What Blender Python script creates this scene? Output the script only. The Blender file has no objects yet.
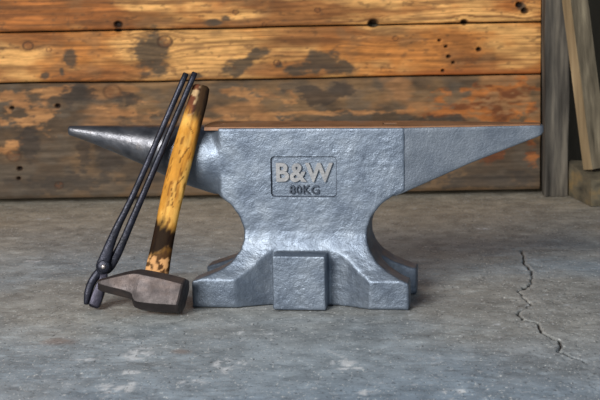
import bpy, bmesh, math, random
import numpy as np
from mathutils import Vector, Matrix, noise
random.seed(3)
SC = bpy.context.scene
COL = SC.collection

# ------------------------------------------------------------------ camera, world, lights, exposure
cam_d = bpy.data.cameras.new('camera'); cam = bpy.data.objects.new('camera', cam_d); COL.objects.link(cam)
PITCH, ROLL = 0.1554, 0.0188
cp, sp, cr, sr = math.cos(PITCH), math.sin(PITCH), math.cos(ROLL), math.sin(ROLL)
FW = Vector((0, cp, -sp)); UP = Vector((0, sp, cp)); RT = Vector((1, 0, 0))
R2 = cr * RT - sr * UP; U2 = sr * RT + cr * UP
M = Matrix((R2, U2, -FW)).transposed().to_4x4(); M.translation = Vector((-0.0071, -2.3381, 0.5238))
cam.matrix_world = M
cam_d.sensor_width = 36; cam_d.lens = 90; cam_d.clip_start = 0.05
cam_d.dof.use_dof = True; cam_d.dof.focus_distance = 2.3; cam_d.dof.aperture_fstop = 13
SC.camera = cam
SC.view_settings.view_transform = 'Standard'; SC.view_settings.look = 'None'
SC.view_settings.gamma = 1; SC.view_settings.use_curve_mapping = False
SC.view_settings.exposure = 0.0

W = bpy.data.worlds.new('workshop_air'); SC.world = W; W.use_nodes = True
W.node_tree.nodes['Background'].inputs[0].default_value = (0.60, 0.72, 0.95, 1)
W.node_tree.nodes['Background'].inputs[1].default_value = 0.13

def area(name, loc, target, sx, sy, power, color):
    d = bpy.data.lights.new(name, 'AREA'); d.shape = 'RECTANGLE'; d.size = sx; d.size_y = sy
    d.energy = power; d.color = color
    o = bpy.data.objects.new(name, d); COL.objects.link(o); o.location = loc
    o.rotation_euler = (Vector(target) - Vector(loc)).to_track_quat('-Z', 'Y').to_euler()
    return o
area('doorway_daylight', (-2.3, -4.0, 2.0), (0, 0.3, 0.1), 2.2, 1.5, 305, (1.0, 0.97, 0.93))
area('added_right_fill', (2.2, -4.0, 1.5), (0, 0.2, 0.2), 2.0, 1.6, 24, (0.85, 0.93, 1.0))  # added fill lamp from the right; no window is known there
area('added_top_fill', (0.3, 0.0, 3.4), (0, 0.5, 0.0), 1.2, 0.8, 10, (1.0, 0.95, 0.85))  # added weak overhead fill; the place has no roof light

# ------------------------------------------------------------------ helpers
def link(name, me, parent=None, mat=None):
    o = bpy.data.objects.new(name, me); COL.objects.link(o)
    if parent: o.parent = parent
    if mat: me.materials.append(mat)
    return o
def bm_obj(name, bm, parent=None, mat=None, smooth=False):
    me = bpy.data.meshes.new(name); bmesh.ops.recalc_face_normals(bm, faces=bm.faces); bm.to_mesh(me); bm.free()
    if smooth:
        me.polygons.foreach_set('use_smooth', [True] * len(me.polygons))
    return link(name, me, parent, mat)
def thing(name, label, cat, loc=(0, 0, 0), rz=0):
    o = bpy.data.objects.new(name, None); COL.objects.link(o); o.location = loc; o.rotation_euler = (0, 0, rz)
    o.empty_display_size = 0.05
    o['label'] = label; o['category'] = cat
    return o
def tag(o, label, cat):
    o['label'] = label; o['category'] = cat
def rings_mesh(rings, cap=True):
    """closed loft through rings (n x m x 3)"""
    n, m = len(rings), len(rings[0])
    V = [tuple(p) for r in rings for p in r]; F = []
    for i in range(n - 1):
        for j in range(m):
            k = (j + 1) % m
            F.append((i*m+j, i*m+k, (i+1)*m+k, (i+1)*m+j))
    if cap:
        for i, rev in ((0, True), (n-1, False)):
            c = len(V); V.append(tuple(np.mean(np.array(rings[i]), axis=0)))
            for j in range(m):
                k = (j + 1) % m; a, b = i*m+j, i*m+k
                F.append((c, b, a) if rev else (c, a, b))
    me = bpy.data.meshes.new('loft'); me.from_pydata(V, [], F); me.update()
    b = bmesh.new(); b.from_mesh(me); bmesh.ops.recalc_face_normals(b, faces=b.faces); b.to_mesh(me); b.free()
    return me
def poly_box(bm, V8):
    vs = [bm.verts.new(v) for v in V8]
    for f in ((0,3,2,1),(4,5,6,7),(0,1,5,4),(1,2,6,5),(2,3,7,6),(3,0,4,7)): bm.faces.new([vs[i] for i in f])
    return vs
def bevel_obj(o, w, seg=2, angle=0.5):
    m = o.modifiers.new('bevel', 'BEVEL'); m.width = w; m.segments = seg; m.limit_method = 'ANGLE'; m.angle_limit = angle
def apply_mods(o):
    dg = bpy.context.evaluated_depsgraph_get(); dg.update()
    me = bpy.data.meshes.new_from_object(o.evaluated_get(dg)); o.modifiers.clear(); o.data = me
    return me
def temp(me):
    o = bpy.data.objects.new('temp', me); COL.objects.link(o); return o
def kill(o):
    bpy.data.objects.remove(o, do_unlink=True)

# numpy value noise
def _h(ix, iy, s):
    n = (ix.astype(np.int64) * 374761393 + iy.astype(np.int64) * 668265263 + s * 144665) & 0xffffffff
    n = ((n ^ (n >> 13)) * 1274126177) & 0xffffffff
    n = (n ^ (n >> 16)) & 0xffff
    return n / 65535.0
def vn(x, y, s=0):
    ix, iy = np.floor(x), np.floor(y); fx, fy = x - ix, y - iy
    fx = fx*fx*(3-2*fx); fy = fy*fy*(3-2*fy)
    a, b, c, d = _h(ix, iy, s), _h(ix+1, iy, s), _h(ix, iy+1, s), _h(ix+1, iy+1, s)
    return (a*(1-fx)+b*fx)*(1-fy) + (c*(1-fx)+d*fx)*fy
def fbm(x, y, s=0, o=4):
    v = 0; a = 0.5; t = 0
    for i in range(o):
        v = v + a*vn(x, y, s+i*17); t += a; a *= .5; x = x*2.03+5.1; y = y*2.03+1.7
    return v/t
def sm(a, b, x):
    t = np.clip((x-a)/(b-a), 0, 1); return t*t*(3-2*t)
def lin(c):
    c = np.array(c, float)/255; return np.where(c <= .04045, c/12.92, ((c+.055)/1.055)**2.4)
def mix(A, B, m):
    m = np.asarray(m)[..., None]; return A*(1-m) + B*m

# materials ---------------------------------------------------------
def nt(name):
    m = bpy.data.materials.new(name); m.use_nodes = True
    t = m.node_tree; return m, t, t.nodes['Principled BSDF']
def N(t, typ, **kw):
    n = t.nodes.new(typ)
    for k, v in kw.items():
        if k in n.inputs: n.inputs[k].default_value = v
        else: setattr(n, k, v)
    return n
def ramp(t, src, stops):
    r = t.nodes.new('ShaderNodeValToRGB'); e = r.color_ramp.elements
    while len(e) < len(stops): e.new(0.5)
    for q, (p, c) in zip(e, stops): q.position = p; q.color = (*lin(c), 1) if len(c) == 3 else c
    t.links.new(src, r.inputs[0]); return r
def tex(t, scale, detail=4, sx=(1,1,1), rough=.55, dist=0):
    tc = t.nodes.new('ShaderNodeTexCoord'); mp = t.nodes.new('ShaderNodeMapping'); mp.inputs['Scale'].default_value = sx
    t.links.new(tc.outputs['Object'], mp.inputs[0])
    n = N(t, 'ShaderNodeTexNoise', Scale=scale, Detail=detail, Roughness=rough, Distortion=dist); t.links.new(mp.outputs[0], n.inputs['Vector'])
    return n
def bump(t, b, src, strength, dist, prev=None):
    n = N(t, 'ShaderNodeBump', Strength=strength, Distance=dist); t.links.new(src, n.inputs['Height'])
    if prev: t.links.new(prev.outputs[0], n.inputs['Normal'])
    t.links.new(n.outputs[0], b.inputs['Normal']); return n
def noise_mat(name, stops, scale, rough=.6, metal=0, sx=(1,1,1), detail=5, b1=None, b2=None, rrange=None, spec=.5):
    m, t, b = nt(name)
    n = tex(t, scale, detail, sx); r = ramp(t, n.outputs[0], stops); t.links.new(r.outputs[0], b.inputs['Base Color'])
    b.inputs['Roughness'].default_value = rough; b.inputs['Metallic'].default_value = metal; b.inputs['Specular IOR Level'].default_value = spec
    p = None
    for q in (b1, b2):
        if q: p = bump(t, b, tex(t, q[0], 3, q[3] if len(q) > 3 else (1,1,1)).outputs[0], q[1], q[2], p)
    if rrange:
        rr = ramp(t, tex(t, scale*2.3, 4).outputs[0], [(.3, (rrange[0],)*3+(1,)), (.7, (rrange[1],)*3+(1,))]); t.links.new(rr.outputs[0], b.inputs['Roughness'])
    return m

m_paint = noise_mat('silver_blue_cast_paint', [(.28, (96,107,122)), (.5, (116,127,141)), (.72, (134,144,156))], 26, .46, .75,
                    b1=(170, .34, .0020), b2=(420, .36, .0012), rrange=(.40, .56))
m_heel = noise_mat('smooth_silver_paint', [(.3, (110,119,131)), (.7, (134,142,152))], 22, .45, .75, b1=(60, .25, .003), b2=(330, .4, .0012), rrange=(.4, .52))
m_horn = noise_mat('machined_dark_steel', [(.3, (78,80,86)), (.55, (112,113,118)), (.75, (112,100,88))], 30, .36, .88, b1=(120, .28, .0020), b2=(500, .3, .0008), rrange=(.31, .45))
m_face = noise_mat('rusted_working_face', [(.3, (104,72,48)), (.55, (140,98,66)), (.8, (120,100,84))], 30, .6, .2, b1=(200, .3, .001))
m_letter = noise_mat('pale_cast_lettering', [(.3, (132,134,138)), (.7, (160,160,160))], 60, .45, .45, b1=(350, .35, .001))
m_mark = noise_mat('grime_and_shade_paint', [(.3, (52,60,72)), (.7, (80,90,104))], 60, .55, .5, b1=(350, .3, .001))  # grimy weight mark, and the painted shadow line around the panel
m_blackiron = noise_mat('forged_black_iron', [(.3, (26,27,34)), (.6, (44,46,58)), (.8, (62,62,72))], 40, .42, .6, b1=(90, .5, .002), b2=(400, .4, .0008), rrange=(.33, .5))
m_jawiron = noise_mat('bright_worn_iron', [(.3, (36,36,46)), (.7, (64,62,76))], 50, .4, .7, b1=(120, .4, .0015))
m_rivet = noise_mat('steel_rivet', [(.3, (150,145,145)), (.7, (200,190,185))], 90, .35, .8)
m_head = noise_mat('brown_patina_steel', [(.25, (40,36,36)), (.5, (64,58,58)), (.64, (80,69,65)), (.8, (98,68,52))], 26, .46, .6, sx=(.6,1,1), b1=(80, .45, .002), b2=(500, .35, .0007), rrange=(.4, .58))

# vertex colour material
def attr_mat(name, rough, grain_scale, sx, amp, bumps, spec=.4):
    m, t, b = nt(name)
    a = t.nodes.new('ShaderNodeAttribute'); a.attribute_name = 'tone'
    n = tex(t, grain_scale, 6, sx, .65)
    rr = ramp(t, n.outputs[0], [(.25, (1-amp,)*3+(1,)), (.75, (1+amp,)*3+(1,))])
    mx = t.nodes.new('ShaderNodeMix'); mx.data_type = 'RGBA'; mx.blend_type = 'MULTIPLY'; mx.inputs[0].default_value = 1
    t.links.new(a.outputs['Color'], mx.inputs[6]); t.links.new(rr.outputs[0], mx.inputs[7]); t.links.new(mx.outputs[2], b.inputs['Base Color'])
    b.inputs['Roughness'].default_value = rough; b.inputs['Specular IOR Level'].default_value = spec
    p = None
    for q in bumps: p = bump(t, b, tex(t, q[0], 4, q[3]).outputs[0], q[1], q[2], p)
    return m
def set_tone(me, C):
    at = me.color_attributes.new('tone', 'FLOAT_COLOR', 'POINT')
    buf = np.ones((len(me.vertices), 4), np.float32); buf[:, :3] = C
    at.data.foreach_set('color', buf.ravel())

def speckle(m, scale, lo, hi, col, amt, sx=(1,1,1)):
    t = m.node_tree; b = t.nodes['Principled BSDF']; src = b.inputs['Base Color'].links[0].from_socket
    n = tex(t, scale, 2, sx, .6); r = t.nodes.new('ShaderNodeMapRange'); r.inputs[1].default_value = lo; r.inputs[2].default_value = hi; r.inputs[4].default_value = amt
    t.links.new(n.outputs[0], r.inputs[0]); mx = t.nodes.new('ShaderNodeMix'); mx.data_type = 'RGBA'
    t.links.new(r.outputs[0], mx.inputs[0]); t.links.new(src, mx.inputs[6]); mx.inputs[7].default_value = (*lin(col), 1); t.links.new(mx.outputs[2], b.inputs['Base Color'])
m_floor = attr_mat('trowelled_concrete', .62, 160, (1,1,1), .16, [(220, .5, .0012, (1,1,1)), (26, .45, .005, (.5,1.2,1))], .35)
speckle(m_floor, 260, .62, .70, (214,216,214), .75, (1,.5,1)); speckle(m_floor, 210, .38, .29, (60,62,66), .7, (1,.5,1)); speckle(m_floor, 90, .62, .72, (166,172,178), .35, (.6,.6,1))
m_wall = attr_mat('weathered_plank_wood', .7, 60, (.12,1,1.6), .28, [(90, .5, .0015, (.08,1,1.3)), (300, .3, .0006, (.3,1,1))], .25)
m_handle = attr_mat('oiled_hickory', .66, 90, (1,1,.1), .3, [(160, .45, .0010, (1,1,.08))], .07)
m_grey_wood = noise_mat('grey_weathered_timber', [(.3, (44,42,39)), (.5, (84,80,74)), (.68, (124,117,105))], 22, .8, sx=(2.5,2.5,.22), detail=7, b1=(60, .5, .003, (2,2,.1)), spec=.2)
m_tan_wood = noise_mat('tan_cut_timber', [(.25, (112,96,72)), (.5, (146,126,96)), (.75, (178,156,122))], 16, .8, sx=(3,3,.2), detail=7, b1=(60, .5, .003, (2,2,.1)), spec=.2)
m_block_wood = noise_mat('tan_grey_block_timber', [(.3, (70,66,58)), (.5, (112,104,86)), (.7, (150,126,86))], 18, .8, sx=(1,.6,1.5), detail=6, b1=(60, .5, .003), spec=.2)
m_plank_grey = noise_mat('grey_brown_timber', [(.3, (76,70,58)), (.5, (120,110,92)), (.7, (158,146,122))], 20, .8, sx=(2.5,2.5,.22), detail=7, b1=(60, .5, .003, (2,2,.1)), spec=.2)
m_dark = noise_mat('dark_board_wall', [(.3, (66,62,54)), (.6, (98,92,80)), (.8, (124,114,98))], 6, .9, sx=(2,1,.4), detail=6, spec=.1)

# ------------------------------------------------------------------ floor
def pts_seg(x, y, P):
    d = np.full(x.shape, 9.0)
    for (ax, ay), (bx, by) in zip(P[:-1], P[1:]):
        vx, vy = bx-ax, by-ay; t = np.clip(((x-ax)*vx+(y-ay)*vy)/(vx*vx+vy*vy), 0, 1)
        d = np.minimum(d, np.hypot(x-ax-t*vx, y-ay-t*vy))
    return d
def make_floor():
    xs = np.concatenate([[-3, -2, -1.2], np.arange(-.80, .30, .0045), np.arange(.30, .43, .0014), np.arange(.43, .80, .0045), [1.2, 2, 3]])
    ys = np.concatenate([[-4.5, -3, -1.6], np.arange(-.75, -.62, .01), np.arange(-.62, .62, .004), np.arange(.62, 1.3, .008), [1.5, 1.8]])
    X, Y = np.meshgrid(xs, ys); Z = (fbm(X*7, Y*7, 5, 3)-.5)*.003 + (fbm(X*40, Y*40, 8, 3)-.5)*.0012
    Z = Z*0.8 - 0.0008
    Z -= .001*sm(.35, .3, fbm(X*70, Y*70, 21, 2))
    # near the feet the slab is level
    tone = np.ones(X.shape + (3,))*lin((150,158,162))
    big = fbm(X*3.2+2, Y*2.8, 31, 5)
    tone = mix(tone, np.ones(3)*lin((122,136,148)), sm(.42, .66, big)*.75)
    tone = mix(tone, np.ones(3)*lin((152,148,138)), sm(.45, .7, fbm(X*2.6, Y*3.5, 44, 4))*.6)
    tone = mix(tone, np.ones(3)*lin((162,150,128)), sm(.15, .95, Y+.25*(fbm(X*4, Y*6, 12)-.5))*.75)  # brown bounce off the plank wall, painted into the far slab
    tone = mix(tone, np.ones(3)*lin((120,138,156)), sm(-.1, -.5, Y+.3*(fbm(X*5, Y*5, 13)-.5))*.45)
    # trowel marks, running mostly sideways
    tr = fbm(X*5, Y*26, 61, 4); tone = tone*(1 + .28*(tr[..., None]-.5))
    sp = fbm(X*42, Y*34, 71, 5); tone = tone*(1 + .85*(sp[..., None]-.5))
    pit = sm(.22, .16, fbm(X*110, Y*90, 72, 2)); tone = mix(tone, tone*.5, pit*.6)
    fleck = sm(.83, .88, fbm(X*220, Y*90, 73, 2)); tone = mix(tone, np.ones(3)*lin((190,194,198)), fleck*.6)
    for (cx, cy, rx, ry) in CHALK:
        d = np.hypot((X-cx)/rx, (Y-cy)/ry) + 1.0*(fbm(X*90, Y*40, 80, 3)-.5)
        tone = mix(tone, np.ones(3)*lin((206,210,214)), sm(1.1, .4, d)*sm(.42, .60, fbm(X*150, Y*70, 85, 4))*.95)
    d = pts_seg(X, Y, [(.026, -.33), (.048, -.37), (.060, -.43)]); tone = mix(tone, np.ones(3)*lin((196,198,200)), sm(.0022, .0008, d)*.6)
    for (cx, cy, rx, ry) in ((-.36, -.25, .03, .03), (.1, -.62, .02, .02), (-.18, -.32, .02, .02)):
        d = np.hypot((X-cx)/rx, (Y-cy)/ry) + 1.0*(fbm(X*30, Y*30, 81, 3)-.5)
        tone = mix(tone, np.ones(3)*lin((136,104,84)), sm(1, .3, d)*.4)
    xj = X + .010*(fbm(X*60, Y*60, 90, 3)-.5); yj = Y + .03*(fbm(X*40, Y*40, 91, 3)-.5)
    d = pts_seg(xj, yj, CRACK); br = sm(.25, .5, fbm(X*30, Y*22, 92, 2))
    ck = sm(.0030, .0010, d)*(.35+.65*br); Z = Z - .004*ck; tone = mix(tone, tone*.06, ck*.97)
    d2 = pts_seg(xj-.004, yj+.006, CRACK); lip = sm(.003, .0008, d2)*(1-ck); tone = mix(tone, np.ones(3)*lin((176,176,172)), lip*.3*br)
    # level pads so things sit cleanly
    m, n = X.shape; V = np.stack([X.ravel(), Y.ravel(), Z.ravel()], 1)
    i, j = np.meshgrid(np.arange(m-1), np.arange(n-1), indexing='ij'); a = (i*n+j).ravel()
    F = np.stack([a, a+1, a+n+1, a+n], 1)
    me = bpy.data.meshes.new('floor'); me.from_pydata(V.tolist(), [], F.tolist()); me.update()
    me.polygons.foreach_set('use_smooth', np.ones(len(F), bool)); set_tone(me, tone.reshape(-1, 3))
    o = link('floor', me, None, m_floor); o['kind'] = 'structure'
CHALK = [(-.105,-.39,.030,.03),(-.235,-.33,.022,.05),(-.25,-.50,.035,.02),(.05,-.40,.02,.02),(-.30,-.35,.02,.02),(-.15,-.48,.03,.015),(-.111,-.4005,.018,.013),(-.1027,-.3755,.012,.013),(.0544,-.4272,.021,.0065),(-.2443,-.5103,.024,.013),(-.2561,-.2548,.009,.0195),(-.2319,-.3237,.0075,.026),(-.2345,-.4265,.021,.013),(-.2871,-.2696,.0045,.013),(-.1996,-.2987,.0045,.013),(-.0612,-.2287,.018,.0097),(-.1098,-.4255,.0075,.0195),(-.5524,.823,.021,.0065),(-.3543,-.2473,.0075,.013),(-.0976,-.2199,.006,.013),(.0751,-.5406,.021,.013),(.1805,-.5389,.021,.0097),(-.2278,-.4887,.009,.0195),(-.3935,-.1847,.0075,.0065),(-.0255,-.132,.012,.0065),(.35,.6,.02,.012),(-.5,.35,.02,.01),(.28,-.2,.012,.01),(.45,-.3,.01,.012)]
CRACK = [(.3963,.3637),(.3851,.2523),(.386,.1568),(.3674,.0696),(.3407,.011),(.3476,-.0687),(.3179,-.1339),(.3211,-.1729),(.3366,-.2054),(.3365,-.2596),(.3497,-.3066),(.3372,-.355),(.356,-.3933),(.365,-.4093)]
make_floor()

# ------------------------------------------------------------------ plank wall
GREY = [(-.3333,.3357,.045,.0495,10),(-.5171,.3255,.0158,.0225,0),(-.1266,.3095,.054,.0202,-30),(-.1476,.2918,.027,.018,0),(-.0044,.2938,.036,.0158,-15),(.0546,.3108,.045,.0292,0),(.0963,.2965,.0315,.0202,20),(.036,.2976,.0135,.018,0),(-.1936,.4009,.0225,.009,0),(-.1641,.4094,.0135,.0067,0),(-.5725,.2904,.0112,.009,0),(-.5364,.2965,.009,.0112,0),(-.0486,.3036,.0112,.009,0),(.4938,.4203,.0135,.0112,0),(-.2398,.2822,.0225,.009,0),(-.1427,.3008,.0225,.0225,0),(-.3172,.2994,.0315,.0202,0)]
SOOT = [(.3511,.3393,.0495,.036,0),(-.0309,.4364,.0675,.0135,0),(.0689,.4188,.045,.0135,0),(-.6352,.4246,.045,.0112,0)]
ORNG = [(-.6235,.2101,.072,.0405,0),(-.6553,.2445,.045,.018,0),(-.0742,.2386,.0315,.0158,0),(-.0256,.2265,.0225,.0202,0),(-.1083,.228,.018,.018,0),(.321,.2271,.0405,.0202,0),(.3723,.2262,.027,.0225,30),(.4399,.2362,.081,.0225,0),(.3932,.1965,.1125,.0202,0),(.4835,.2129,.045,.0495,0),(.448,.1729,.0585,.0135,0),(.4561,.1119,.0585,.0202,-30),(-.1409,.2466,.045,.0135,0),(-.543,.2538,.045,.0112,0),(-.3666,.2055,.0675,.0225,0),(.5147,.1672,.018,.09,0),(.0577,.1934,.2025,.0067,0),(-.1666,.1794,.135,.0135,0),(-.6564,.1317,.0315,.018,0)]
DARK = [(-.4381,.1165,.0405,.0495,0),(-.4945,.1062,.0225,.0405,0),(-.6157,.1422,.0225,.045,0),(.0372,.2321,.054,.0225,0),(.0936,.2424,.036,.027,0),(.2064,.0374,.135,.0202,0),(.4075,.0338,.135,.018,0),(-.5533,.0464,.1125,.0225,0),(-.576,.04,.0675,.0135,0),(.446,.1346,.0675,.0112,0),(-.4989,.2417,.036,.027,0),(-.3878,.2284,.027,.018,0),(.3027,.1755,.0675,.009,0)]
KNOT = [(-.6095,.3565,.0079,1),(-.303,.36,.0112,1),(.2134,.3576,.0045,1),(.3671,.3909,.0055,3),(-.4061,.4002,.0068,2),(.1637,.3923,.0080,2),(.3998,.3295,.004,2),(-.5492,.22,.0045,2),(-.6522,.2173,.0036,2),(-.4248,.2494,.0135,.6),(-.563,.3466,.0045,.7),(-.6411,.0795,.0045,2),(-.6445,.057,.0034,2),(.3193,.2835,.0027,2),(.3115,.3513,.0027,2),(.3264,.3375,.0027,2),(.332,.3149,.0034,2),(.3425,.3011,.0027,2),(.4897,.4271,.0056,2),(.5024,.4134,.0056,2),(-.0529,.3082,.0056,1.5),(.0401,.4238,.0045,1),(-.6531,.1091,.0112,.6),(-.5537,.0396,.0067,1),(-.0799,.3944,.0034,1.6),(-.1434,.4226,.0045,1)]
WY = 1.035
def blob(X, Z, L, s, rag=1.1):
    m = np.zeros(X.shape); nz = fbm(X*40, Z*60, s, 4)-.5; nf = fbm(X*90, Z*240, s+3, 3)-.5
    for cx, cz, rx, rz, an in L:
        a = math.radians(an); dx, dz = X-cx, Z-cz          # an: image degrees, clockwise
        u = dx*math.cos(a)-dz*math.sin(a); v = dx*math.sin(a)+dz*math.cos(a)
        d = np.hypot(u/rx, v/rz)+rag*nz*1.5+rag*.7*nf
        m = np.maximum(m, sm(1.1, .6, d))
    return m
def gap_wave(X, k):
    return .0022*(fbm(X*5, X*0+k, 7, 3)-.5)*2
def make_plank(z0, z1, idx, wall):
    fine = z0 < .45
    xs = np.concatenate([[-1.6, -1.2, -.9], np.arange(-.78, .539, .0024 if fine else .02), [.539]])
    nz = max(4, int((z1-z0)/(.0024 if fine else .03)))
    T = np.linspace(0, 1, nz)
    X, Tm = np.meshgrid(xs, T)
    lo = z0 + gap_wave(X, idx) + .0016; hi = z1 + gap_wave(X, idx+1) - .0016
    if idx == 0: lo = lo*0 + .010
    for kx, kz, kr, ks in KNOT[4:6]:                         # holes on the joint line dent both plank edges
        dent = kr*sm(kr*1.6, kr*.3, np.abs(X-kx))*.3
        if abs(kz-z0) < .02: lo = lo + dent
        if abs(kz-z1) < .02: hi = hi - dent
    Z = lo + (hi-lo)*Tm
    Y = WY + 0*X + .004*sm(.03, 0, Tm) + .004*sm(.97, 1, Tm) + .003*(fbm(X*3, Z*30, 3, 3)-.5)
    kn = np.zeros(X.shape); hole = np.zeros(X.shape); halo = np.zeros(X.shape); wz = Z.copy()
    for kx, kz, kr, ks in KNOT:
        d = np.hypot((X-kx)/1.25, Z-kz)/kr
        wz = wz + (Z-kz)*1.6*np.exp(-(d/2.6)**2)*(-.5)
        if ks >= 2: hole = np.maximum(hole, sm(1.15, .75, d))
        kn = np.maximum(kn, sm(1.3, .9, d)*min(1, ks)); halo = np.maximum(halo, np.exp(-(d/3.2)**2)*min(1, ks)*.8)
    Y = Y + .012*hole
    wav = .012*(fbm(X*4.5, Z*9, 40+idx, 3)-.5)
    g = fbm(X*2.6, (wz+wav)*150, 11+idx, 4); g2 = fbm(X*9, (wz+wav)*420, 14+idx, 3)
    ring = .5+.5*np.sin((wz+wav*2.2)*620+6*fbm(X*2, Z*8, 20+idx, 2))
    big = fbm(X*6, Z*12, 50+idx, 5)
    mott = fbm(X*26, Z*40, 55+idx, 4)
    if idx == 0:
        c = mix(np.ones(X.shape+(3,))*lin((82,66,50)), np.ones(3)*lin((124,96,66)), sm(.4, .62, big))
        c = mix(c, np.ones(3)*lin((90,80,68)), sm(.40, .70, mott)*.6)
        c = mix(c, np.ones(3)*lin((158,112,70)), sm(.5, .66, fbm(X*9, Z*20, 58, 4))*sm(.10, .2, Z)*.7)
        og = blob(X, Z, ORNG, 62, 1.2); right = sm(.2, .32, X)
        oc = mix(np.ones(X.shape+(3,))*lin((172,124,78)), np.ones(3)*lin((172,104,50)), right)
        oc = mix(oc, np.ones(3)*lin((92,48,26)), sm(.40, .64, fbm(X*22, Z*60, 66, 5))*.85*(0.4+.6*right))
        c = mix(c, oc, og*sm(.30, .52, fbm(X*30, Z*70, 67, 4))*.9)
        c = mix(c, np.ones(3)*lin((58,50,44)), blob(X, Z, DARK, 63, 1.3)*.75)
        f3 = fbm(X*60, Z*160, 83, 3); c = c*(1+.6*(f3[..., None]-.5))
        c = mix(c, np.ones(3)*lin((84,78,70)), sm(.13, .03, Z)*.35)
        c = c*(1+.55*(g[..., None]-.5))*(1+.3*(g2[..., None]-.5))
    else:
        base = (188,122,60) if idx == 1 else (172,106,52)
        c = mix(np.ones(X.shape+(3,))*lin(base), np.ones(3)*lin((218,164,98)), sm(.42, .62, big))
        c = mix(c, np.ones(3)*lin((134,82,42)), sm(.46, .70, fbm(X*5, Z*24, 70+idx, 5))*.85)
        c = mix(c, np.ones(3)*lin((112,72,40)), sm(.52, .66, g)*(.75 if idx == 2 else .5))
        c = mix(c, np.ones(3)*lin((120,78,42)), sm(.72, 1, ring)*sm(.42, .6, fbm(X*5, Z*14, 30+idx, 3))*.55)
        c = mix(c, np.ones(3)*lin((132,98,64)), sm(.45, .72, mott)*sm(.40, .65, fbm(X*8, Z*16, 33, 3))*.55)
        c = mix(c, np.ones(3)*lin((74,64,52)), blob(X, Z, GREY, 64, .8)*.9)
        c = mix(c, np.ones(3)*lin((118,72,38)), blob(X, Z, SOOT, 65, 1.1)*.45)
        sp = sm(.68, .76, fbm(X*60, Z*130, 77, 3)); c = mix(c, np.ones(3)*lin((96,68,44)), sp*.5)
        st = fbm(X*7, (wz+wav)*240, 79+idx, 4); c = c*(1+.9*(st[..., None]-.5)); f3 = fbm(X*60, Z*160, 83, 3); c = c*(1+.5*(f3[..., None]-.5))
        c = c*(1+.35*(g2[..., None]-.5))
        if idx == 1: c = mix(c, np.ones(3)*lin((176,92,40)), sm(.02, 0, Z-z0)*sm(.1, .3, X)*.6)
    c = mix(c, c*np.array([1.18, 1.12, 1.0]), halo*.4)
    c = mix(c, np.ones(3)*lin((112,66,38)), kn*.6*sm(.3, .6, fbm(X*220, Z*260, 88, 2)))
    rr = np.zeros(X.shape)
    for kx, kz, kr, ks in KNOT:
        d = np.hypot((X-kx)/1.25, Z-kz)/kr; rr = np.maximum(rr, sm(.28, .1, np.abs(d-1.15))*min(1, ks))
    c = mix(c, np.ones(3)*lin((60,40,26)), rr*.7)
    c = mix(c, np.ones(3)*lin((16,12,10)), hole*.95)
    c = np.clip(c, 0.002, .9)
    m, n = X.shape
    V = np.stack([X.ravel(), Y.ravel(), Z.ravel()], 1)
    i, j = np.meshgrid(np.arange(m-1), np.arange(n-1), indexing='ij'); a = (i*n+j).ravel()
    F = np.stack([a, a+1, a+n+1, a+n], 1).tolist()
    b0 = len(V)                                             # back and edges, so that the plank has its thickness
    Vb = V.copy(); per = list(range(n)) + [r*n+n-1 for r in range(1, m)] + [(m-1)*n+q for q in range(n-2, -1, -1)] + [r*n for r in range(m-2, 0, -1)]
    Vp = V[per].copy(); Vp[:, 1] = WY+.028
    V = np.concatenate([V, Vp]); L = len(per)
    for q in range(L): F.append((per[q], b0+q, b0+(q+1) % L, per[(q+1) % L]))
    F.append([b0+q for q in range(L)])
    me = bpy.data.meshes.new('plank'); me.from_pydata(V.tolist(), [], F); me.update()
    sm_f = np.zeros(len(F), bool); sm_f[:(m-1)*(n-1)] = True; me.polygons.foreach_set('use_smooth', sm_f)
    C = np.concatenate([c.reshape(-1, 3), c.reshape(-1, 3)[per]*.5]); set_tone(me, C)
    link('plank', me, wall, m_wall)
bm = bmesh.new(); poly_box(bm, [(-1.6,WY+.03,0),(.56,WY+.03,0),(.56,WY+.06,0),(-1.6,WY+.06,0),(-1.6,WY+.03,1.0),(.56,WY+.03,1.0),(.56,WY+.06,1.0),(-1.6,WY+.06,1.0)])
wall = bm_obj('wall_back', bm, None, m_dark); wall['kind'] = 'structure'
for idx, (z0, z1) in enumerate([(0, .2717), (.2717, .3870), (.3870, .505), (.505, .70), (.70, .98)]): make_plank(z0, z1, idx, wall)
bm = bmesh.new(); poly_box(bm, [(.56,1.42,0),(1.6,1.42,0),(1.6,1.46,0),(.56,1.46,0),(.56,1.42,1.2),(1.6,1.42,1.2),(1.6,1.46,1.2),(.56,1.46,1.2)])
wr = bm_obj('wall_right', bm, None, m_dark); wr['kind'] = 'structure'

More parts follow.
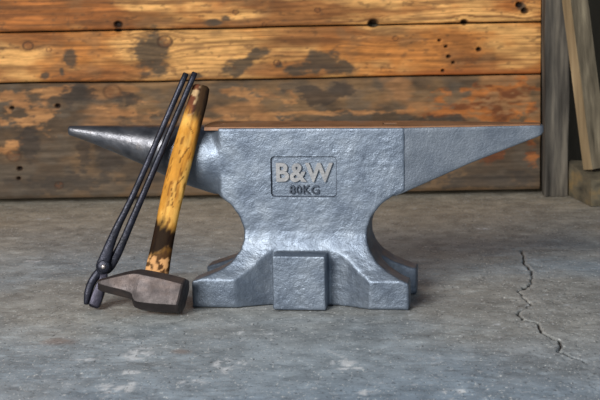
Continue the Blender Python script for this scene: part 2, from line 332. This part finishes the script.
# ------------------------------------------------------------------ timbers at the right
def timber(name, P0, P1, wdir, w, t, mat, seg=24, rough=.0022, seed=0):
    """rough-sawn board from P0 to P1; wdir = direction of its width"""
    P0, P1 = Vector(P0), Vector(P1); ax = (P1-P0).normalized(); wd = Vector(wdir); wd = (wd-ax*wd.dot(ax)).normalized(); td = ax.cross(wd)
    prof = []
    for (a, b, k) in ((-1,-1,1),(1,-1,1),(1,1,1),(-1,1,1)):
        pass
    c = .08
    prof = [(-1+c,-1),(-.4,-1),(.3,-1),(1-c,-1),(1,-1+c),(1,0),(1,1-c),(1-c,1),(.3,1),(-.4,1),(-1+c,1),(-1,1-c),(-1,0),(-1,-1+c)]
    rings = []
    for i in range(seg+1):
        s = i/seg; P = P0.lerp(P1, s); r = []
        for q, (a, b) in enumerate(prof):
            j = Vector((noise.noise(Vector((q*1.3, s*7, seed))), noise.noise(Vector((q*1.7+9, s*7, seed))), 0))*rough
            r.append(P + wd*(a*w/2+j.x) + td*(b*t/2+j.y))
        rings.append(r)
    me = rings_mesh(rings); me.polygons.foreach_set('use_smooth', [True]*len(me.polygons))
    me.shade_smooth() if False else None
    o = link(name, me, None, mat); bevel_obj(o, .0006, 1, .6)
    me.polygons.foreach_set('use_smooth', [False]*len(me.polygons))
    return o
o = timber('wooden_post', (.569,1.012,.0), (.5668,1.012,1.0), (1,0,0), .054, .044, m_grey_wood, 40, .003, 4)
tag(o, 'grey weathered upright post closing the right end of the plank wall', 'post')
# leaning plank: a broad grey face and a narrow tan sawn edge facing left
lp = thing('leaning_plank', 'grey plank with a tan sawn edge leaning on a slant at the right edge', 'plank')
P0, P1 = Vector((.6390,.905,.074)), Vector((.530,.965,.95))
ax = (P1-P0).normalized(); wd = Vector((.88,.47,0)); wd = (wd-ax*wd.dot(ax)).normalized(); td = ax.cross(wd)
def lp_box(name, a0, a1, b0, b1, mat, seed):
    rings = []
    for i in range(31):
        s = i/30; P = P0.lerp(P1, s); r = []
        for q, (a, b) in enumerate(((a0,b0),((a0+a1)/2,b0),(a1,b0),(a1,(b0+b1)/2),(a1,b1),((a0+a1)/2,b1),(a0,b1),(a0,(b0+b1)/2))):
            j = noise.noise(Vector((q*1.3, s*6, seed)))*.0012
            r.append(P+wd*(a+j)+td*(b+j))
        rings.append(r)
    return link(name, rings_mesh(rings), lp, mat)
b_ = lp_box('board', -.020, .026, -.014, .014, m_plank_grey, 2)
e_ = lp_box('sawn_edge', -.0225, -.0195, -.0138, .0138, m_tan_wood, 5); e_['label'] = 'tan freshly sawn narrow edge'
# block on the floor, a corner towards the camera
A = Vector((.617,.838,0)); B = Vector((.596,1.02-.01,0)); dirR = Vector((.98,.2,0)); 
bm = bmesh.new()
H = .066
poly_box(bm, [A, A+dirR*.20, B+dirR*.20, B, A+Vector((0,0,H*.86)), A+dirR*.20+Vector((0,0,H)), B+dirR*.20+Vector((0,0,H+.006)), B+Vector((0,0,H+.012))])
bmesh.ops.subdivide_edges(bm, edges=bm.edges[:], cuts=7, use_grid_fill=True)
for v in bm.verts:
    if v.co.z > .001: v.co += Vector((noise.noise(v.co*30), noise.noise(v.co*30+Vector((5,0,0))), noise.noise(v.co*30+Vector((0,7,0)))))*.0025
o = bm_obj('timber_block', bm, None, m_block_wood); tag(o, 'short tan and grey timber block lying on the floor under the leaning plank', 'block')

# ------------------------------------------------------------------ anvil
YAW = 0.1478
anvil = thing('anvil', 'large silver-grey double-horned anvil standing on the concrete floor', 'anvil', (0,0,0), -YAW)
XC = .0065; ZT = .2765
xz = [(-.001,.190),(.0405,.190),(.0417,.1615),(.048,.1475),(.057,.130),(.070,.113),(.086,.1015),(.102,.0965),(.119,.0965),(.138,.103),(.157,.117),(.170,.1355),(.1765,.152),(.18,.1555),(.278,.1555)]
yz = [(-.001,.079),(.044,.080),(.059,.068),(.0755,.059),(.088,.0525),(.100,.048),(.115,.0455),(.13,.045),(.278,.045)]
P = [(.1665,.079),(.109,.079),(.078,.067),(.060,.0595),(.045,.0565),(-.052,.0565),(-.066,.061),(-.083,.068),(-.114,.079),(-.1745,.079),
     (-.1745,.037),(-.150,.029),(-.128,.018),(-.117,.008),(-.115,0),(-.117,-.008),(-.128,-.018),(-.150,-.029),(-.1745,-.037),(-.1745,-.079),(-.1125,-.084),(-.105,-.079),(-.083,-.067),(-.062,-.0565),(-.050,-.0525),(-.045,-.0522),(.045,-.0535),(.054,-.0545),(.068,-.0595),(.082,-.067),(.1055,-.081),(.163,-.079),
     (.163,-.037),(.145,-.029),(.126,-.018),(.116,-.008),(.114,0),(.116,.008),(.126,.018),(.145,.029),(.1665,.037)]
P = [(x if abs(x) < .2 else x, y) for x, y in P]; P = np.array(P)
NA = 1080; th = np.linspace(0, 2*math.pi, NA, endpoint=False); ct, st = np.cos(th), np.sin(th)
def ray_poly(Q):
    r = np.full(NA, 0.)
    for a, b in zip(Q, np.roll(Q, -1, axis=0)):
        ex, ey = b-a; den = ct*ey - st*ex; den = np.where(np.abs(den) < 1e-12, 1e-12, den)
        t = (a[0]*ey-a[1]*ex)/den; u = (a[0]*st-a[1]*ct)/den
        ok = (t > 0) & (u >= -1e-6) & (u <= 1+1e-6); r = np.where(ok, np.maximum(r, t), r)
    return r
rP = ray_poly(P)
rings = []
for z in np.concatenate([np.linspace(0, .04, 6), np.arange(.0415, .185, .0016), np.linspace(.186, ZT, 14)]):
    hx = np.interp(z, *zip(*xz)); hy = np.interp(z, *zip(*yz)); hx = hx + .012*(ct < 0)*max(0, 1-abs(z-.0417)/.02)*(z > .0405)
    # pull left/right waist about the body centre
    r = np.minimum((hx)/np.maximum(np.abs(ct), 1e-9), hy/np.maximum(np.abs(st), 1e-9))
    if z > .1:                                    # chamfered corners at the horn end
        k = sm(.1, .17, np.array(z)); cxl, cyl = -.1555, .026
        # half plane through (-.1555,.026) and (-.132,.045)
        nx, ny = -(.045-.022), (.1555-.132); l = math.hypot(nx, ny); nx, ny = nx/l, ny/l
        dd = nx*(-.1555)+ny*.022
        den = nx*ct+ny*np.abs(st); rc = np.where(den > 1e-6, dd/np.maximum(den, 1e-6), 9); r = np.where(ct < 0, np.minimum(r, rc+(1-k)*.05), r)
    pr = rP if z < .1 else 9
    r = np.minimum(r, pr)
    rings.append(np.stack([XC+r*ct, r*st, np.full(NA, z)], 1))
body_src = rings_mesh(rings)
bm = bmesh.new(); bm.from_mesh(body_src)
def box(bm, x0, x1, y0, y1, z0, z1):
    poly_box(bm, [(x0,y0,z0),(x1,y0,z0),(x1,y1,z0),(x0,y1,z0),(x0,y0,z1),(x1,y0,z1),(x1,y1,z1),(x0,y1,z1)])
box(bm, -.0398, .0432, -.0885, .0885, 0, .084)
rr_ = []
for x in (-.189, -.1885, -.18, -.172, -.165, -.158, -.150, -.140, -.12):                      # painted root of the horn
    lo, w = np.interp(x, [-.19,-.165,-.150,-.138], [.1821,.1731,.1681,.165]), np.interp(x, [-.19,-.165,-.150,-.138], [.0414,.0444,.0454,.0454])
    an = np.linspace(0, 2*math.pi, 64, endpoint=False); rr_.append(np.stack([np.full(64, x), w*np.cos(an), (lo+ZT+.0003)/2+(ZT+.0003-lo)/2*np.sin(an)], 1))
bm.from_mesh(rings_mesh(rr_))
# root of the heel and the horn, so that they grow out of the casting
me = bpy.data.meshes.new('src'); bm.to_mesh(me); bm.free()
o = temp(me); md = o.modifiers.new('r', 'REMESH'); md.mode = 'VOXEL'; md.voxel_size = .0021; md.use_smooth_shade = True
s = o.modifiers.new('s', 'SMOOTH'); s.factor = .5; s.iterations = 4
me = apply_mods(o)
co = np.empty(len(me.vertices)*3, np.float32); me.vertices.foreach_get('co', co); co = co.reshape(-1, 3)
vg = o.vertex_groups.new(name='blend'); wt = sm(-.118, -.135, co[:, 0])*sm(-.183, -.172, co[:, 0])*sm(.10, .14, co[:, 2])*sm(.274, .262, co[:, 2])
for w_ in np.unique(np.round(wt[wt > .05], 1)):
    vg.add(np.where(np.abs(np.round(wt, 1)-w_) < .01)[0].tolist(), float(w_), 'REPLACE')
q_ = o.modifiers.new('s', 'SMOOTH'); q_.factor = .6; q_.iterations = 60; q_.vertex_group = 'blend'; me = apply_mods(o)
me.vertices.foreach_get('co', co.ravel()); buf = np.empty(len(me.vertices)*3, np.float32); me.vertices.foreach_get('co', buf); co = buf.reshape(-1, 3)
no = np.empty(len(me.vertices)*3, np.float32); me.vertices.foreach_get('normal', no); no = no.reshape(-1, 3)
def n3(p, s, f): return fbm(p[:, 0]*f+p[:, 1]*f*.6, p[:, 2]*f+p[:, 1]*f*.8, s, 3)-.5
keep = sm(.272, .262, co[:, 2])*sm(.002, .006, co[:, 2])
co = co + no*(keep*(.0014*n3(co, 3, 22)+.0007*n3(co, 5, 60)+.0006*n3(co, 8, 150)))[:, None]
# soft hammered facets where body meets horn
co[:, 2] = np.clip(co[:, 2], 0.0, ZT)
me.vertices.foreach_set('co', co.ravel()); me.update()
# recessed name panel
def rrect(x0, x1, z0, z1, r, y0, y1, n=8):
    pts = []
    for cx, cz, a0 in ((x1-r,z1-r,0),(x0+r,z1-r,90),(x0+r,z0+r,180),(x1-r,z0+r,270)):
        for i in range(n+1):
            a = math.radians(a0+90*i/n); pts.append((cx+r*math.cos(a), cz+r*math.sin(a)))
    return [[(x, y, z) for x, z in pts] for y in (y0, y1)]
PX0, PX1, PZ0, PZ1 = -.0458, .0575, .1690, .2325
cut = temp(rings_mesh(rrect(PX0, PX1, PZ0, PZ1, .006, -.06, -.0402)))
b = o.modifiers.new('b', 'BOOLEAN'); b.operation = 'DIFFERENCE'; b.solver = 'EXACT'; b.object = cut
me = apply_mods(o); kill(cut)
# split the four corner feet off the casting, keeping its shading
nv = len(me.vertices)
co = np.empty(nv*3, np.float32); me.vertices.foreach_get('co', co); co = co.reshape(-1, 3)
for q in me.polygons: pass
me.polygons.foreach_set('use_smooth', np.ones(len(me.polygons), bool)); me.update()
no = np.array([tuple(v.normal) for v in me.vertices], np.float32)
faces = [tuple(q.vertices) for q in me.polygons]
cen = np.empty(len(faces)*3, np.float32); me.polygons.foreach_get('center', cen); cen = cen.reshape(-1, 3)
fn = np.empty(len(faces)*3, np.float32); me.polygons.foreach_get('normal', fn); fn = fn.reshape(-1, 3)
key = np.zeros(len(faces), int)
fx = (cen[:, 0] > .101) | (cen[:, 0] < -.107)
foot = fx & (cen[:, 2] < .046) & (np.abs(cen[:, 1]) > .030)
key[foot] = 1 + (cen[foot, 0] > 0) + 2*(cen[foot, 1] > 0)
blk = (np.abs(cen[:, 1]) > .058) & (cen[:, 0] > -.043) & (cen[:, 0] < .046) & (cen[:, 2] < .085)
key[blk] = 5 + (cen[blk, 1] > 0)
panel_f = (cen[:, 0] > PX0-.001) & (cen[:, 0] < PX1+.001) & (cen[:, 2] > PZ0-.001) & (cen[:, 2] < PZ1+.001) & (cen[:, 1] < -.04) 
flatp = panel_f & (cen[:, 1] > -.0405) & (fn[:, 1] < -.98)
def piece(name, ids):
    fs = [faces[i] for i in ids]; used = sorted({v for f in fs for v in f}); mp = {v: i for i, v in enumerate(used)}
    m = bpy.data.meshes.new(name); m.from_pydata(co[used].tolist(), [], [[mp[v] for v in f] for f in fs]); m.update()
    m.polygons.foreach_set('use_smooth', np.ones(len(fs), bool))
    m.normals_split_custom_set_from_vertices(no[used].tolist())
    return link(name, m, anvil, m_paint)
kill(o)
rest = np.where((key == 0))[0]
# body: flat shading only inside the carved panel
fs = [faces[i] for i in rest]; used = sorted({v for f in fs for v in f}); mp = {v: i for i, v in enumerate(used)}
m = bpy.data.meshes.new('body'); m.from_pydata(co[used].tolist(), [], [[mp[v] for v in f] for f in fs]); m.update()
m.polygons.foreach_set('use_smooth', ~panel_f[rest])
m.normals_split_custom_set_from_vertices(no[used].tolist()) if False else None
loopn = []
for fi, f in zip(rest, fs):
    if panel_f[fi]: loopn += [tuple(fn[fi])]*len(f)
    else: loopn += [tuple(no[v]) for v in faces[fi]]
m.normals_split_custom_set(loopn)
body = link('body', m, anvil, m_paint)
for k in (1, 2, 3, 4): piece('foot', np.where(key == k)[0])
for k in (5, 6): piece('centre_foot', np.where(key == k)[0])

# round horn
hz = [(-.3795,.262,.2755,.0055),(-.3775,.2605,.2762,.0068),(-.370,.2585,.2765,.0085),(-.34,.2475,ZT,.014),(-.30,.2315,ZT,.0215),(-.2644,.2165,ZT,.0285),(-.24,.205,ZT,.033),(-.2161,.1935,ZT,.0375),(-.19,.1825,ZT,.041),(-.165,.1735,ZT,.0440),(-.150,.1685,ZT,.0450),(-.138,.165,ZT,.0445),(-.12,.17,ZT-.004,.040)]
rings = []
hx_, hlo, hhi, hw_ = [np.array(c) for c in zip(*hz)]
for x in np.concatenate([[-.3795,-.3785,-.377,-.374,-.370], np.linspace(-.366, -.1865, 60)]):
    lo, hi, w = np.interp(x, hx_, hlo), np.interp(x, hx_, hhi), np.interp(x, hx_, hw_)
    a = np.linspace(0, 2*math.pi, 72, endpoint=False); c, s = np.cos(a), np.sin(a)
    rings.append(np.stack([np.full(72, x), w*np.sign(c)*np.abs(c)**.93, (lo+hi)/2+(hi-lo)/2*np.sign(s)*np.abs(s)**.93], 1))
me = rings_mesh(rings); me.polygons.foreach_set('use_smooth', [True]*len(me.polygons))
horn = link('horn', me, anvil, m_horn); horn['label'] = 'round tapering horn of bare dark steel'

# square heel horn
rings = []
for i, s in enumerate(np.concatenate([np.linspace(0, .97, 40), [.985, .995, 1.0]])):
    x = .146 + s*(.3715-.146)
    zl = np.interp(x, [.146,.161,.2607,.3704], [.1705,.1762,.2195,.2612]); w = np.interp(x, [.146,.158,.3704], [.0440,.0434,.0125])
    k = max(0, (s-.97)/.03); w -= .004*k*k; zl += .004*k*k; zt = ZT-.0003-.002*k*k
    c = min(.0022, w*.3); ring = []
    for (yy, zz, a0) in ((w-c, zt-c, 0), (-w+c, zt-c, 90), (-w+c, zl+c, 180), (w-c, zl+c, 270)):
        for q in range(4):
            a = math.radians(a0+30*q); ring.append((x, yy+c*math.cos(a), zz+c*math.sin(a)))
    # extra points on the flats so that the surface can undulate
    dense = []
    for q in range(16):
        p, p2 = np.array(ring[q]), np.array(ring[(q+1) % 16])
        n_ = 12 if q % 4 == 3 else 1
        for e in range(n_): dense.append(p+(p2-p)*e/n_)
    rings.append(np.array(dense))
for i in range(1, len(rings)):
    p = rings[i]; d = (.0022*(fbm(p[:, 0]*24, p[:, 2]*24, 9, 3)-.5)); sd = np.sign(p[:, 1])*(np.abs(p[:, 1]) > .006); p[:, 1] += d*sd
me = rings_mesh(rings); me.polygons.foreach_set('use_smooth', [True]*len(me.polygons))
heel = link('heel', me, anvil, m_heel); heel['label'] = 'flat-sided pyramid heel tapering to a blunt tip'

# working face with hardie hole and pritchel hole
bm = bmesh.new()
outl = [(-.149,-.0425),(.155,-.0425),(.366,-.0115),(.366,.0115),(.155,.0425),(-.149,.0425),(-.153,.02),(-.153,-.02)]
top = [bm.verts.new((x, y, ZT+.0016)) for x, y in outl]; bot = [bm.verts.new((x*1.002, y*1.03, ZT-.004)) for x, y in outl]
bm.faces.new(top); bm.faces.new(bot[::-1])
for q in range(len(outl)):
    k = (q+1) % len(outl); bm.faces.new((bot[q], bot[k], top[k], top[q]))
bmesh.ops.recalc_face_normals(bm, faces=bm.faces)
me = bpy.data.meshes.new('f'); bm.to_mesh(me); bm.free(); o = temp(me)
bm = bmesh.new(); bmesh.ops.create_cone(bm, cap_ends=True, segments=24, radius1=.006, radius2=.006, depth=.05, matrix=Matrix.Translation((-.13, .008, ZT)))
box(bm, .125, .146, -.0105, .0105, ZT-.02, ZT+.02)
me = bpy.data.meshes.new('c'); bm.to_mesh(me); bm.free(); cut = temp(me)
b = o.modifiers.new('b', 'BOOLEAN'); b.operation = 'DIFFERENCE'; b.solver = 'EXACT'; b.object = cut
me = apply_mods(o); kill(cut); kill(o)
face = link('working_face', me, anvil, m_face); face['label'] = 'rusty brown machined top face'
bevel_obj(face, .0006, 2, .7)
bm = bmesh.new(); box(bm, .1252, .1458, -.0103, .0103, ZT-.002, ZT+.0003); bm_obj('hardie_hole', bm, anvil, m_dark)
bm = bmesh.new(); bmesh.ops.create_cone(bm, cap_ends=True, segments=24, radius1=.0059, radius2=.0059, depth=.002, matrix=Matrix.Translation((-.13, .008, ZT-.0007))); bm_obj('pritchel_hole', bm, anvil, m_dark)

# raised lettering in the panel
def lettering(name, body_t, x0, x1, z0, z1, y, depth, bold, mat, bev):
    cu = bpy.data.curves.new('t', 'FONT'); cu.body = body_t; cu.size = 1; cu.offset = bold; cu.extrude = .05; cu.resolution_u = 6; cu.space_character = 1.08
    t = bpy.data.objects.new('t', cu); COL.objects.link(t)
    dg = bpy.context.evaluated_depsgraph_get(); dg.update(); me = bpy.data.meshes.new_from_object(t.evaluated_get(dg)); kill(t)
    c = np.array([tuple(v.co) for v in me.vertices]); mn, mx = c.min(0), c.max(0)
    out = np.empty_like(c); out[:, 0] = x0+(c[:, 0]-mn[0])/(mx[0]-mn[0])*(x1-x0); out[:, 2] = z0+(c[:, 1]-mn[1])/(mx[1]-mn[1])*(z1-z0)
    out[:, 1] = y-(c[:, 2]-mn[2])/(mx[2]-mn[2])*depth
    me.vertices.foreach_set('co', out.ravel()); me.update()
    me.materials.clear(); o = link(name, me, anvil, mat)
    if bev: bevel_obj(o, bev, 1, .8)
    return o
l = lettering('lettering', 'B&W', -.0372, .0515, .1925, .2222, -.0395, .0054, .028, m_letter, .0004); l['label'] = 'large raised pale letters B&W'
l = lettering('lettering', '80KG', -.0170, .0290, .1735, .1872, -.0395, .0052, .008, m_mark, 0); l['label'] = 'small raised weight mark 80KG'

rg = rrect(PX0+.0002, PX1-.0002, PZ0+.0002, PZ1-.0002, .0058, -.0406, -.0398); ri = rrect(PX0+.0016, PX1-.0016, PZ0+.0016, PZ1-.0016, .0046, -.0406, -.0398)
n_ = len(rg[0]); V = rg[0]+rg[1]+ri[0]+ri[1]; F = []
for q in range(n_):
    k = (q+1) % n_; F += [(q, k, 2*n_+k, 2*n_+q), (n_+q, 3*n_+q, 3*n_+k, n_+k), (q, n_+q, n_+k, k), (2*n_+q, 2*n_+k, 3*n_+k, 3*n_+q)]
me = bpy.data.meshes.new('panel_shade_ring'); me.from_pydata(V, [], F); me.update(); link('panel_shade_ring', me, anvil, m_mark)  # dark ring painting in the shadow line along the recess edge

# ------------------------------------------------------------------ tubes
def tube(pts, prof_w, prof_n, nrm, m=20, sq=1.0, sub=6):
    """pts along the bar, half width / half thickness per point, nrm = thickness direction"""
    pts = np.array(pts, float); n = len(pts); t = np.arange(n); tt = np.linspace(0, n-1, (n-1)*sub+1)
    def cat(A):
        A = np.asarray(A, float); out = []
        for u in tt:
            i = min(int(u), n-2); f = u-i; p0, p1, p2, p3 = A[max(i-1,0)], A[i], A[i+1], A[min(i+2,n-1)]
            out.append(.5*((2*p1)+(-p0+p2)*f+(2*p0-5*p1+4*p2-p3)*f*f+(-p0+3*p1-3*p2+p3)*f**3))
        return np.array(out)
    C = cat(pts); Wd = cat(prof_w); Nd = cat(prof_n); T = np.gradient(C, axis=0); T /= np.linalg.norm(T, axis=1)[:, None]
    nrm = np.array(nrm, float); a = np.linspace(0, 2*math.pi, m, endpoint=False); ca, sa = np.cos(a), np.sin(a)
    ca, sa = np.sign(ca)*np.abs(ca)**sq, np.sign(sa)*np.abs(sa)**sq
    rings = []
    L = len(C)
    for i in range(L):
        nn = nrm-T[i]*(nrm@T[i]); nn /= np.linalg.norm(nn); ww = np.cross(nn, T[i])
        rings.append(C[i]+np.outer(ca*Wd[i], ww)+np.outer(sa*Nd[i], nn))
    # small rounded ends
    for end, i, sg in ((0, 0, -1), (1, -1, 1)):
        c = C[i]; R = rings[i]; e = c+(R-c)*.72+T[i]*sg*min(Wd[i], Nd[i])*.35; 
        if end == 0: rings = [e]+rings
        else: rings = rings+[e]
    me = rings_mesh(rings); me.polygons.foreach_set('use_smooth', [True]*len(me.polygons)); return me

# ------------------------------------------------------------------ tongs
tn = np.array([0, -1, .115]); tn /= np.linalg.norm(tn)                    # towards the camera
tongs = thing('blacksmith_tongs', 'black iron blacksmith tongs leaning open end up beside the hammer handle', 'tongs')
off = lambda L, k: [tuple(np.array(p)+tn*k) for p in L]
rA = [[-.1799,-.0136,.3603],[-.2532,-.0318,.2017],[-.276,-.0371,.1558],[-.2891,-.0399,.1313],[-.3005,-.0427,.1068],[-.3105,-.0455,.0822],[-.3155,-.0473,.0668],[-.3150,-.0480,.0560]]
rB = [[-.1667,-.0134,.3616],[-.2393,-.0318,.2015],[-.2548,-.0357,.1678],[-.2703,-.0396,.1341],[-.2827,-.0428,.1065],[-.2955,-.0456,.0819],[-.3080,-.0477,.0650],[-.3165,-.0480,.0580]]
link('rein', tube(off(rA, .0035), [.0045,.0050,.0054,.0060,.0072,.0088,.0105,.0080], [.0045,.0050,.0052,.0052,.0048,.0044,.0042,.0040], tn, sq=.8), tongs, m_blackiron)
link('rein', tube(off(rB, -.0045), [.0045,.0052,.0054,.0058,.0062,.0075,.0090,.0070], [.0045,.0050,.0052,.0050,.0044,.0040,.0038,.0036], tn, sq=.8), tongs, m_blackiron)
jl = [[-.3080,-.0475,.0660],[-.3180,-.0480,.0600],[-.3275,-.0500,.0510],[-.3350,-.0505,.0390],[-.3400,-.0523,.0250],[-.3430,-.0539,.0090]]
link('jaw', tube(off(jl, -.001), [.0070,.0075,.0068,.0066,.0060,.0040], [.0040,.0048,.0062,.0072,.0072,.0060], tn, sq=.75), tongs, m_blackiron)
jr = [[-.3150,-.0480,.0600],[-.3150,-.0490,.0480],[-.3195,-.0505,.0355],[-.3245,-.0526,.0215],[-.3302,-.0546,.0065]]
link('jaw', tube(off(jr, .001), [.0060,.0062,.0080,.0092,.0090], [.0045,.0048,.0062,.0085,.0098], tn, sq=.28), tongs, m_jawiron)
def disc(name, c, n, r, h, mat, dome=.4, par=None):
    n = Vector(n); q = n.to_track_quat('Z', 'Y').to_matrix(); rings = []
    for rr, hh in ((r*.98, -h), (r, 0), (r*.97, h*.5), (r*.8, h*.8), (r*.45, h), (r*.1, h*1.05)):
        rings.append([tuple(Vector(c)+q@Vector((rr*math.cos(a), rr*math.sin(a), hh))) for a in np.linspace(0, 2*math.pi, 32, endpoint=False)])
    me = rings_mesh(rings); me.polygons.foreach_set('use_smooth', [True]*len(me.polygons)); return link(name, me, par, mat)
rc = np.array([-.3135,-.0474,.0665])
boss = disc('boss', rc+tn*.0060, tn, .0105, .0040, m_blackiron, par=tongs)
disc('rivet', rc+tn*.0100, tn, .0036, .0026, m_rivet, par=tongs)

# ------------------------------------------------------------------ hammer
hammer = thing('forging_hammer', 'cross-peen hammer with scorched yellow wooden handle leaning against the anvil horn', 'hammer')
HC = Vector((-.2352, -.0907, .0310))
h = (Vector((-.1567,.0011,.337))-Vector((-.2270,-.0812,.0626))).normalized()
a = Vector((.985,-.17,0)); a = (a-h*a.dot(h)).normalized(); v = h.cross(a)          # v points away from the camera
def HP(u, w, d): return HC+a*u+h*w+v*d
# octagonal sections: u, w_lo, w_hi, half depth, chamfer
secs = [(.0515,-.0205,.0215,.0165,.008),(.0500,-.0248,.0262,.0205,.0095),(.0475,-.0262,.0275,.0220,.0105),(.030,-.0285,.0280,.0226,.0102),(.0165,-.0305,.0282,.0228,.0100),(.000,-.0322,.0280,.0228,.0098),(-.012,-.0330,.0276,.0226,.0096),(-.0180,-.0318,.0272,.0224,.0092),(-.0215,-.0275,.0268,.0220,.0085),(-.0245,-.0220,.0258,.0216,.008),(-.0285,-.0205,.0245,.0212,.0072),(-.036,-.0202,.0215,.0206,.0065),(-.047,-.0198,.0165,.0200,.006),(-.065,-.0192,.0075,.0190,.005),(-.077,-.0186,.0012,.0180,.0042),(-.0815,-.0178,-.0012,.0172,.0036),(-.0835,-.0162,-.0030,.0160,.0024)]
def low_z():
    return min(HP(u, w, dd).z for u, lo, hi, d, c in secs for w in (lo, lo+c) for dd in ((-d+c, d-c) if w == lo else (-d, d)))
HC.z -= low_z()
rings = []
for u, lo, hi, d, c in secs:
    k = .0095*float(sm(-.020, -.034, u))+c*(1-float(sm(-.020, -.034, u)))
    oc = [(-d+c,hi),(d-c,hi),(d,hi-c),(d,lo+k),(d-k,lo),(-d+k,lo),(-d,lo+k),(-d,hi-c)]
    ring = []
    for q in range(8):
        p, p2 = oc[q], oc[(q+1) % 8]
        for e in range(3): ring.append(tuple(HP(u, p[1]+(p2[1]-p[1])*e/3, p[0]+(p2[0]-p[0])*e/3)))
    rings.append(ring)
rings.reverse()
me = rings_mesh(rings); head = link('hammer_head', me, hammer, m_head); bevel_obj(head, .0012, 2, .35)
head['label'] = 'brown steel head with octagonal face and wedge peen'
zmin = min((Vector(p)).z for r in rings for p in r)
# handle: slightly bowed oval, profile measured along its length
keys = [(-.024,.0125),(.018,.0172),(.026,.0182),(.034,.0186),(.050,.0178),(.075,.0170),(.110,.0166),(.160,.0172),(.200,.0176),(.240,.0170),(.275,.0160),(.310,.0148),(.324,.0135),(.327,.0105)]
ks, kw = zip(*keys); rings = []; tones = []
for s in np.concatenate([np.linspace(-.024, .31, 150), np.linspace(.312, .327, 16)]):
    w = np.interp(s, ks, kw); bow = -.0045*math.sin(math.pi*np.clip((s-.03)/.27, 0, 1))
    c = HC+h*s+a*bow; fl = .70
    for q in range(56):
        an = 2*math.pi*q/56; ca, sa = math.cos(an), math.sin(an)
        ca, sa = math.copysign(abs(ca)**.9, ca), math.copysign(abs(sa)**.9, sa)
        rings.append(tuple(c+a*(ca*w)+v*(sa*w*fl)))
nr = len(rings)//56; me = rings_mesh([rings[i*56:(i+1)*56] for i in range(nr)]); me.polygons.foreach_set('use_smooth', [True]*len(me.polygons))
co = np.array([tuple(q.co) for q in me.vertices]); rel = co-np.array(HC); S = rel@np.array(h); A_ = rel@np.array(a); D_ = rel@np.array(v)
gr = fbm(A_*260+D_*120, S*14, 3, 4); big = fbm(A_*60+7, S*26, 4, 4)
c = mix(np.ones((len(S), 3))*lin((192,134,54)), np.ones(3)*lin((216,166,84)), sm(.4, .62, big))
c = mix(c, np.ones(3)*lin((150,92,36)), sm(.50, .75, gr)*.55)
c = mix(c, np.ones(3)*lin((96,56,26)), sm(.66, .74, fbm(A_*420+3, S*60, 9, 3))*.7)
jag = .022*(fbm(A_*150, S*45+4, 12, 4)-.5)
sc = sm(.052, .062, S+jag-A_*.5)*sm(.112, .088, S+jag*1.6+A_*.5)                 # charred band low on the handle
c = mix(c, np.ones(3)*lin((22,15,15)), sc*.98)
low = sm(.064, .052, S+jag-A_*.5); lowc = mix(np.ones((len(S), 3))*lin((204,154,104)), np.ones(3)*lin((58,38,28)), sm(.46, .56, fbm(A_*150+2, S*110, 15, 3)+A_*6))
c = mix(c, lowc, low*.92)
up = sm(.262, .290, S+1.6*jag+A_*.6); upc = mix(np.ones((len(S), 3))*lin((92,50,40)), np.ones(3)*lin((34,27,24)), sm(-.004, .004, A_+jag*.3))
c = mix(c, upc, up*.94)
c = mix(c, np.ones(3)*lin((40,30,24)), sm(.008, .014, A_+jag*.2)*sm(.21, .25, S)*.8)  # shade painted as a dark streak down the handle's right edge
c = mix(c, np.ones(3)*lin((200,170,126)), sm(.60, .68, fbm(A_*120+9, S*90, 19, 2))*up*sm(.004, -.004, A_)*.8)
pt = [(.262, -.004, .250, .006), (.225, .006, .20, -.003), (.16, -.006, .13, .004), (.18, .008, .165, .002)]
for s0, a0, s1, a1 in pt:                                                   # thin dark cracks
    d = pts_seg(S, A_*1.0+.0012*(fbm(S*200, A_*0, 23, 2)-.5)*2, [(s0, a0), (s1, a1)])
    c = mix(c, np.ones(3)*lin((64,36,18)), sm(.0011, .0005, d)*.8)
set_tone(me, np.clip(c, .002, .9)); hd = link('handle', me, hammer, m_handle); hd['label'] = 'yellow wooden handle charred near the head and at its end'
